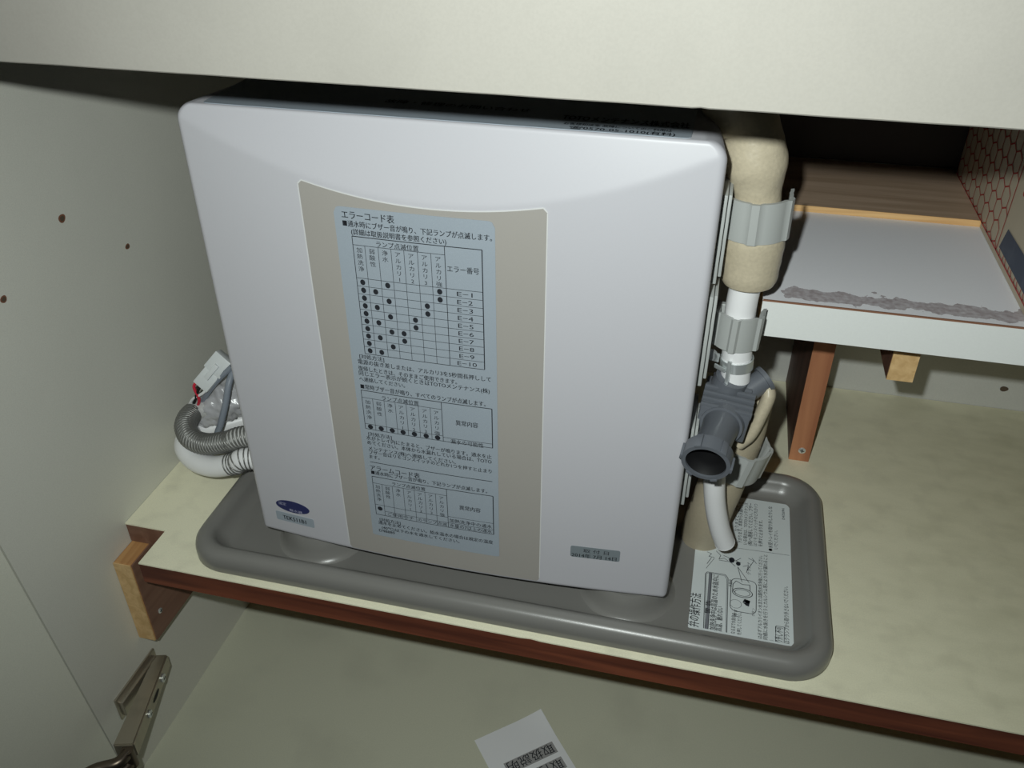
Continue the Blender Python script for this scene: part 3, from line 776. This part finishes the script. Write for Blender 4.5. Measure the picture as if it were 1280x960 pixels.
for k in range(6):
    a = 2 * PI * k / 6 + .4; d = fr[1] * math.cos(a) + fr[2] * math.sin(a); cpt = rc3 + axd * .0005 + d * .0152
    mtx = Matrix((tuple(d) + (0,), tuple(axd.cross(d)) + (0,), tuple(axd) + (0,), (0, 0, 0, 1))).transposed(); mtx.translation = cpt
    box(b, -.0006, .0012, -.0022, .0022, -.0050, .0050, .0003, mtx)
obj('outlet_ring', b, M['valve'], val, smooth=True)
b = nb(); nd = (src - rc3).normalized(); tube(b, [rc3 + nd * .024, rc3 + nd * .008, rc3 - axd * .003, rc3 + axd * .0035], [.0088, .0092, .0105, .0125], 32, False); tag(obj('bore', b, M['black'], val, smooth=True), 'black inside of the outlet')
b = nb(); cyl(b, rc3 + nd * .0245, rc3 + nd * .0238, .0088); obj('bore_bottom', b, M['black'], val)

dt = thing('drain_tube', 'short white open-ended tube hanging below the grey valve into the tray', 'tube', tuple(px_z(906, 684, .010)))
b = nb(); pp = catmull([y3(896, 560, .485), y3(893, 600, .486), y3(894, 630, .489), y3(899, 658, .493), y3(906, 678, .497)], 6)
Rr = tube(b, pp, .0075, 24, False); obj('tube_wall', b, M['white'], dt, smooth=True)
e = pp[-1]; t_ = (pp[-1] - pp[-2]).normalized()
b = nb(); pipe_ring(b, e, t_, .0076, .0058, .0006, 24); obj('cut_end', b, M['white'], dt)
b = nb(); cyl(b, e - t_ * .004, e - t_ * .0005, .0070); tag(obj('bore', b, M['black'], dt), 'dark inside of the tube')

# ================================================================ HOSES AND CABLES LEFT OF THE UNIT
def helix(bm, path, r, pitch, wire, seg=5, per=14):
    L = [0]
    for a_, b_ in zip(path, path[1:]): L.append(L[-1] + (b_ - a_).length)
    fr_ = frames(path); n_t = int(L[-1] / pitch * per); pts_ = []; j = 0
    for i in range(n_t):
        s = L[-1] * i / n_t
        while j < len(L) - 2 and L[j + 1] < s: j += 1
        q = (s - L[j]) / max(1e-9, L[j + 1] - L[j]); p = path[j].lerp(path[j + 1], q)
        nn = fr_[j][1].lerp(fr_[j + 1][1], q); bb = fr_[j][2].lerp(fr_[j + 1][2], q); a = 2 * PI * i / per
        pts_.append(p + nn * math.cos(a) * r + bb * math.sin(a) * r)
    tube(bm, pts_, wire, seg)
sh = thing('spring_hose', 'grey hose wrapped in steel spring, looping out beside the unit above the white one', 'hose', (-.38, .52, .04))
pa = catmull([Vector((-.285, .525, .068)), y3(312, 545, .506), y3(285, 552, .503), y3(258, 555, .503), y3(239, 548, .507), y3(232, 532, .520), y3(240, 517, .538), y3(256, 511, .548), y3(285, 505, .560), Vector((-.30, .590, .062))], 10)
b = nb(); tube(b, pa, .0086, 20); obj('hose_tube', b, M['hosegrey'], sh, smooth=True)
b = nb(); helix(b, pa[:62], .0087, .0027, .0010); tag(obj('spring_coil', b, M['coil'], sh, smooth='all'), 'tight steel spring')
w2 = thing('drain_hose', 'white hose with a spring sleeve, curling on the shelf under the grey hose', 'hose', (-.38, .51, .012))
pb = catmull([Vector((-.285, .515, .043)), y3(314, 573, .496), y3(295, 579, .494), y3(268, 583, .495), y3(245, 576, .500), y3(232, 560, .510), y3(236, 545, .525), y3(254, 538, .545), Vector((-.36, .590, .030)), Vector((-.30, .600, .032))], 10)
b = nb(); tube(b, pb, .0092, 22); obj('hose_tube', b, M['white'], w2, smooth=True)
b = nb(); helix(b, pb[2:24], .0094, .0031, .0007); tag(obj('spring_coil', b, M['coil'], w2, smooth='all'), 'open steel spring on the white hose')

# connector with wires
c0 = y3(252, 483, .545); c1 = y3(283, 446, .560)
cn = thing('wire_connector', 'white plastic plug connector with red, white and black wires beside the unit', 'connector', tuple(c0))
d = (c1 - c0); Lc = d.length; d.normalize(); s_ = d.cross(Vector((.2, -1, .5)).normalized()).normalized(); n3 = d.cross(s_)
mt = Matrix((tuple(d) + (0,), tuple(s_) + (0,), tuple(n3) + (0,), (0, 0, 0, 1))).transposed(); mt.translation = c0
b = nb(); box(b, 0, Lc * .52, -.0076, .0076, -.005, .005, .0008, mt); box(b, Lc * .50, Lc * 1.0, -.0090, .0090, -.006, .006, .0008, mt); box(b, Lc * .3, Lc * .75, -.0022, .0022, -.0082, -.0055, .0005, mt)
obj('plug_body', b, M['connector'], cn, smooth=True)
for k, (m_, nm, uu) in enumerate((('white', 'wire', 236), ('black', 'wire', 240), ('red', 'wire', 245))):
    b = nb(); s0 = c0 + s_ * (.0045 - .0045 * k) - n3 * .001 * k
    tube(b, catmull([s0 + d * .004, s0 - d * .004, y3(uu + 4, 500, .542), y3(uu, 514, .545), y3(uu + 6, 528, .556)], 6), .0013, 8)
    tag(obj('wire', b, M[m_], cn, smooth=True), {'white': 'white wire', 'black': 'black wire', 'red': 'red wire'}[m_])
gc = thing('power_cable', 'blue-grey cable hanging down behind the unit beside the plastic-wrapped hose', 'cable', tuple(y3(275, 540, .54)))
b = nb(); tube(b, catmull([y3(292, 462, .555), y3(286, 480, .545), y3(282, 505, .538), y3(276, 530, .533), y3(272, 545, .533), y3(285, 552, .545), y3(305, 545, .565)], 7), .0030, 10)
obj('cable_sheath', b, M['cable'], gc, smooth=True)
b = nb(); tube(b, catmull([y3(290, 458, .552), y3(270, 478, .548), y3(254, 500, .548), y3(248, 512, .552)], 6), .0024, 8); obj('cable_branch', b, M['cable'], gc, smooth=True)
bg = thing('plastic_wrap', 'crumpled grey translucent plastic wrap over the hoses left of the unit', 'plastic wrap', tuple(y3(270, 515, .565)))
b = nb(); pw = catmull([y3(246, 528, .550), y3(256, 518, .553), y3(271, 507, .558), y3(288, 497, .566), y3(312, 486, .580)], 14)
rr_ = [.012 + .010 * (i / len(pw)) for i in range(len(pw))]
rg = tube(b, pw, rr_, 40, True)
for ring in rg:
    cc_ = sum((v.co for v in ring), Vector()) / len(ring)
    for v in ring:
        q = noise.noise(v.co * 130) * .5 + noise.noise(v.co * 380) * .35
        v.co = cc_ + (v.co - cc_) * (1 + q * .38)
obj('crumpled_film', b, M['bag'], bg, smooth='all')

# ================================================================ RIGHT-HAND RAISED SHELF
RY0, RY1, RZ = .5215, .6790, .2325
RX0 = y3(953, 379, RY0).x
rs = thing('white_shelf', 'raised white board shelf at the right with a worn strip along its front', 'shelf', (.3, .6, .206))
b = nb(); box(b, RX0 + .0006, RX - .001, RY0 + .0012, RY1, RZ - .026, RZ - .0006); obj('board', b, M['palewood'], rs)
b = nb(); box(b, RX0, RX - .001, RY0 + .0010, RY1, RZ - .0006, RZ); tag(obj('top_laminate', b, M['whiteshelf'], rs), 'white top with a peeled strip')
b = nb(); box(b, RX0, RX - .001, RY0, RY0 + .0011, RZ - .0263, RZ - .0010); tag(obj('front_lipping', b, M['lip'], rs), 'white front edge')
b = nb(); box(b, RX0 + .0002, RX - .001, RY0 + .0002, RY0 + .0012, RZ - .0010, RZ + .0001); tag(obj('glue_line', b, M['wornbrown'], rs), 'thin brown line along the front edge')
bs = thing('veneer_board', 'brown wood-veneer board with pale front edge behind the white shelf', 'board', (.3, .73, .206))
b = nb(); box(b, .040, RX - .001, RY1 + .0010, BY - .0035, RZ - .020, RZ + .0048); obj('board', b, M['panelwood'], bs)
b = nb(); box(b, .040, RX - .001, RY1 + .0002, RY1 + .0010, RZ - .020, RZ + .0049); tag(obj('edge_strip', b, M['palewood'], bs), 'pale wood front edge')

pst = thing('support_board', 'reddish wooden support board standing on the shelf under the white raised shelf', 'support', (.106, .73, 0))
b = nb(); box(b, .0978, .1155, .6660, BY - .0006, .0002, RZ - .0264, .0004); obj('board', b, M['darkpost'], pst)
b = nb(); box(b, .0979, .1155, .6645, .6659, .0002, RZ - .0266); tag(obj('front_edge', b, M['post'], pst), 'orange-brown front edge')
cross_screw(pst, y3(1002.5, 563, .6645), .0032, (0, -1, 0))

stb = thing('batten_end', 'pale sawn end of a short wooden block fixed under the white raised shelf', 'batten', (.15, .60, .2))
a_ = y3(1107, 437, .560); z_b = y3(1110, 475, .560).z
k0 = y3(1107, 475, .560).x; k1 = y3(1141, 478, .560).x
b = nb(); box(b, k0, k1, .561, .640, z_b, RZ - .0265, .0008); obj('block', b, M['darkpost'], stb)
b = nb(); box(b, k0 + .0003, k1 - .0003, .5598, .5612, z_b + .0004, RZ - .0267); tag(obj('sawn_end', b, M['endgrain'], stb), 'pale sawn end grain')

# carton
CX = .1985
cb = thing('printed_carton', 'cream carton with red lattice print standing at the right end of the white shelf', 'box', (.33, .64, RZ))
b = nb(); box(b, CX, .46, .516, BY - .012, RZ + .0052, .455, .001); obj('carton_body', b, M['boxcard'], cb)
b = nb(); box(b, CX, .46, .516, RY1 - .001, RZ + .0003, RZ + .0052); obj('bottom_flap', b, M['boxcard'], cb)
P = Print(lambda s, t: (CX - .0004, s, t))
z0c = RZ + .0052; cw, chh = .0165, .0125
def cell_line(y0, z0, y1, z1, yl, yh, zl, zh):
    if min(y0, y1) >= yl - 1e-6 and max(y0, y1) <= yh + 1e-6 and min(z0, z1) >= zl - 1e-6 and max(z0, z1) <= zh + 1e-6:
        P.line((y0, z0), (y1, z1), .0011)
def lattice(yl, yh, zl, zh):
    ny = int((yh - yl) / cw) + 2; nz = int((zh - zl) / chh) + 1
    for j in range(nz):
        z = zl + j * chh; sh_ = (j % 2) * cw / 2
        for i in range(ny):
            y = yl + i * cw + sh_
            # stretched hexagon mesh
            cell_line(y, z, y + cw * .5, z + chh * .28, yl, yh, zl, zh); cell_line(y + cw * .5, z + chh * .28, y + cw, z, yl, yh, zl, zh)
            cell_line(y + cw * .5, z + chh * .28, y + cw * .5, z + chh * 1.0, yl, yh, zl, zh)
lattice(.625, BY - .013, z0c, .45); [P.line((.522 + .0085 * i, z0c), (.522 + .0085 * i + .003 * (i % 2), z0c + .0042), .0012) for i in range(12)]
P.line((.518, z0c), (BY - .013, z0c), .0014); P.line((.626, z0c), (.626, .45), .0014)
for k in range(7): P.dot(.608 + .004 * math.sin(k * 2.1), .286 + .0055 * k, .0022, .0018)
tag(P.build('lattice_print', M['redprint'], cb), 'red lattice printing')
P = Print(lambda s, t: (CX - .0004, s, t)); q0 = px_x(1250, 300, CX); q1 = px_x(1280, 372, CX)
P.poly([(.518, .2420), (.6215, .2420), (.6150, .2580), (.518, .2600)])
tag(P.build('navy_block', M['navyprint'], cb), 'dark navy printed block')

# ================================================================ HINGE
hg = thing('cabinet_hinge', 'old metal concealed hinge on the lower left wall by the open door', 'hinge', (WX, .38, -.155))
b = nb(); box(b, WX + .0002, WX + .0022, .372, .4300, -.164, -.138, .0006); box(b, WX + .0020, WX + .0070, .374, .426, -.160, -.142, .001); obj('mounting_plate', b, M['hingemetal'], hg, smooth=True)
P0 = Vector((WX + .015, .4300, -.1500)); P1 = Vector((WX + .0405, .3400, -.1480))
d = (P1 - P0); La = d.length; d.normalize(); zz = Vector((0, 0, 1)); zz = (zz - d * zz.dot(d)).normalized(); xx = d.cross(zz)
if xx.x < 0: xx = -xx
mt = Matrix((tuple(d) + (0,), tuple(zz) + (0,), tuple(xx) + (0,), (0, 0, 0, 1))).transposed(); mt.translation = P0
def taper(bm, s0, s1, h0, h1, t0, t1, bev=.0008):
    vs = box(bm, s0, s1, -1, 1, 0, 1)
    for v in vs:
        k = (v.co.x - s0) / (s1 - s0); hh = h0 + (h1 - h0) * k; tt_ = t0 + (t1 - t0) * k
        v.co = Vector((v.co.x, v.co.y * hh, -tt_ + v.co.z * tt_ * 1.0))
    es = list({e for v in vs for e in v.link_edges}); r = bmesh.ops.bevel(bm, geom=es, offset=bev, segments=2, affect='EDGES')
    al = {v for f in r['faces'] for v in f.verts} | {v for v in vs if v.is_valid}
    for v in al: v.co = mt @ v.co
b = nb(); taper(b, 0, La, .0075, .0085, .012, .017, .0012); obj('hinge_arm', b, M['hingemetal'], hg, smooth=True)
for s, r in ((La * .22, .0040), (La * .62, .0034)):
    b = nb(); q = mt @ Vector((s, 0, .0002)); tube(b, [q, q + xx * .0012, q + xx * .0016], [r, r, r * .6], 16); s1_ = obj('screw', b, M['steel'], hg, smooth=True)
    b = nb(); vs = [b.verts.new(q + xx * .0018 + d * (a_ * r * .55) + zz * (c_ * r * .14)) for a_, c_ in ((-1, -1), (1, -1), (1, 1), (-1, 1))]; b.faces.new(vs)
    sub(obj('cross_slot', b, M['black'], recalc=False), s1_, None)
b = nb(); q = mt @ Vector((La * .42, 0, .0003)); fr_ = [q + d * (.0075 * math.cos(k * PI / 8)) + zz * (.0022 * math.sin(k * PI / 8)) for k in range(16)]
vs = [b.verts.new(v) for v in fr_]; b.faces.new(vs); tag(obj('slot', b, M['black'], hg, recalc=False), 'dark oval slot in the arm')
b = nb(); K1 = P1 + Vector((-.004, -.004, -.004)); K2 = Vector((WX + .018, .3150, -.152)); K3 = Vector((WX + .004, .2900, -.150))
tube(b, [K1 + Vector((0, 0, -.010)), K1 + Vector((0, 0, .010))], .0052, 16)
for off in (-.006, .006):
    tube(b, catmull([K1 + Vector((0, 0, off)), (K1 + K2) / 2 + Vector((.006, 0, off)), K2 + Vector((0, 0, off)), K3 + Vector((0, 0, off))], 5), [.0050] * 16, 10)
obj('knuckle', b, M['hingedark'], hg, smooth=True)
b = nb(); qc = Vector((WX - .0025, .2800, -.150)); cyl(b, qc, qc + Vector((.0045, 0, 0)), .0200, .0195, 32); pipe_ring(b, qc + Vector((.0050, 0, 0)), Vector((1, 0, 0)), .0195, .0165, .0022, 32)
obj('hinge_cup', b, M['hingemetal'], hg, smooth=True)

# ================================================================ PAPER SLIP ON THE CABINET FLOOR
pc = [px_z(u, v, FZ) for u, v in ((593, 926), (676, 889))]
ex = (pc[1] - pc[0]); Wp = ex.length; ex.normalize(); ey = Vector((ex.y, -ex.x, 0))       # ex along the top edge, ey toward the camera
sl = thing('paper_slip', 'white paper slip with grey printed boxes lying on the cabinet floor', 'paper', tuple(pc[0]))
b = nb(); gx = 14; gy = 14; Lp = .100; G_ = []
def slip(s, t, off=0.0):
    curl = max(0, (s / Wp - .55)) ** 2 * max(0, 1 - t / .03) * .016
    return pc[0] + ex * s + ey * t + Vector((0, 0, .0006 + curl + .0012 * math.sin(s * 40) * .3 + off))
for i in range(gx + 1): G_.append([b.verts.new(slip(Wp * i / gx, Lp * j / gy)) for j in range(gy + 1)])
for A_, B_ in zip(G_, G_[1:]):
    for k in range(gy): b.faces.new((A_[k], A_[k + 1], B_[k + 1], B_[k]))
sp = obj('paper_sheet', b, M['slip'], sl, smooth='all')
def pslip(u, v): q = px_z(u, v, FZ) - pc[0]; return (q.dot(ex), q.dot(ey))
G = Print(lambda s, t: tuple(slip(s, t, .0003))); P = Print(lambda s, t: tuple(slip(s, t, .0006)))
a0_ = pslip(629, 955); a1_ = pslip(690, 928); a2_ = pslip(696, 942)
t0_ = (a0_[1] + a1_[1]) / 2; hh_ = max(.006, a2_[1] - a1_[1])
PF = Print(lambda s, t: tuple(slip(s, t, .0006)))
for r_ in range(2):
    t_a = t0_ + r_ * hh_ * 1.42
    G.rect(a0_[0], a1_[0], t_a, t_a + hh_)
    # print is upside down: read from right to left with its feet toward the top edge
    V, Fc = glyph('取扱説明' if r_ == 0 else '取付完了', .012); x0 = min(x for x, y in V); x1 = max(x for x, y in V); bb_ = len(P.v)
    P.v += [(a1_[0] - .002 - (x - x0) / (x1 - x0) * (a1_[0] - a0_[0] - .004), t_a + .0008 + (y + .1) * (hh_ - .001) / 1.0) for x, y in V]
    P.f += [tuple(i + bb_ for i in f) for f in Fc]
tag(sub(G.build('grey_box_print', M['slipgrey'], None), sp, None), 'grey printed boxes')
sub(P.build('printed_text', M['ink'], None), sp, None)
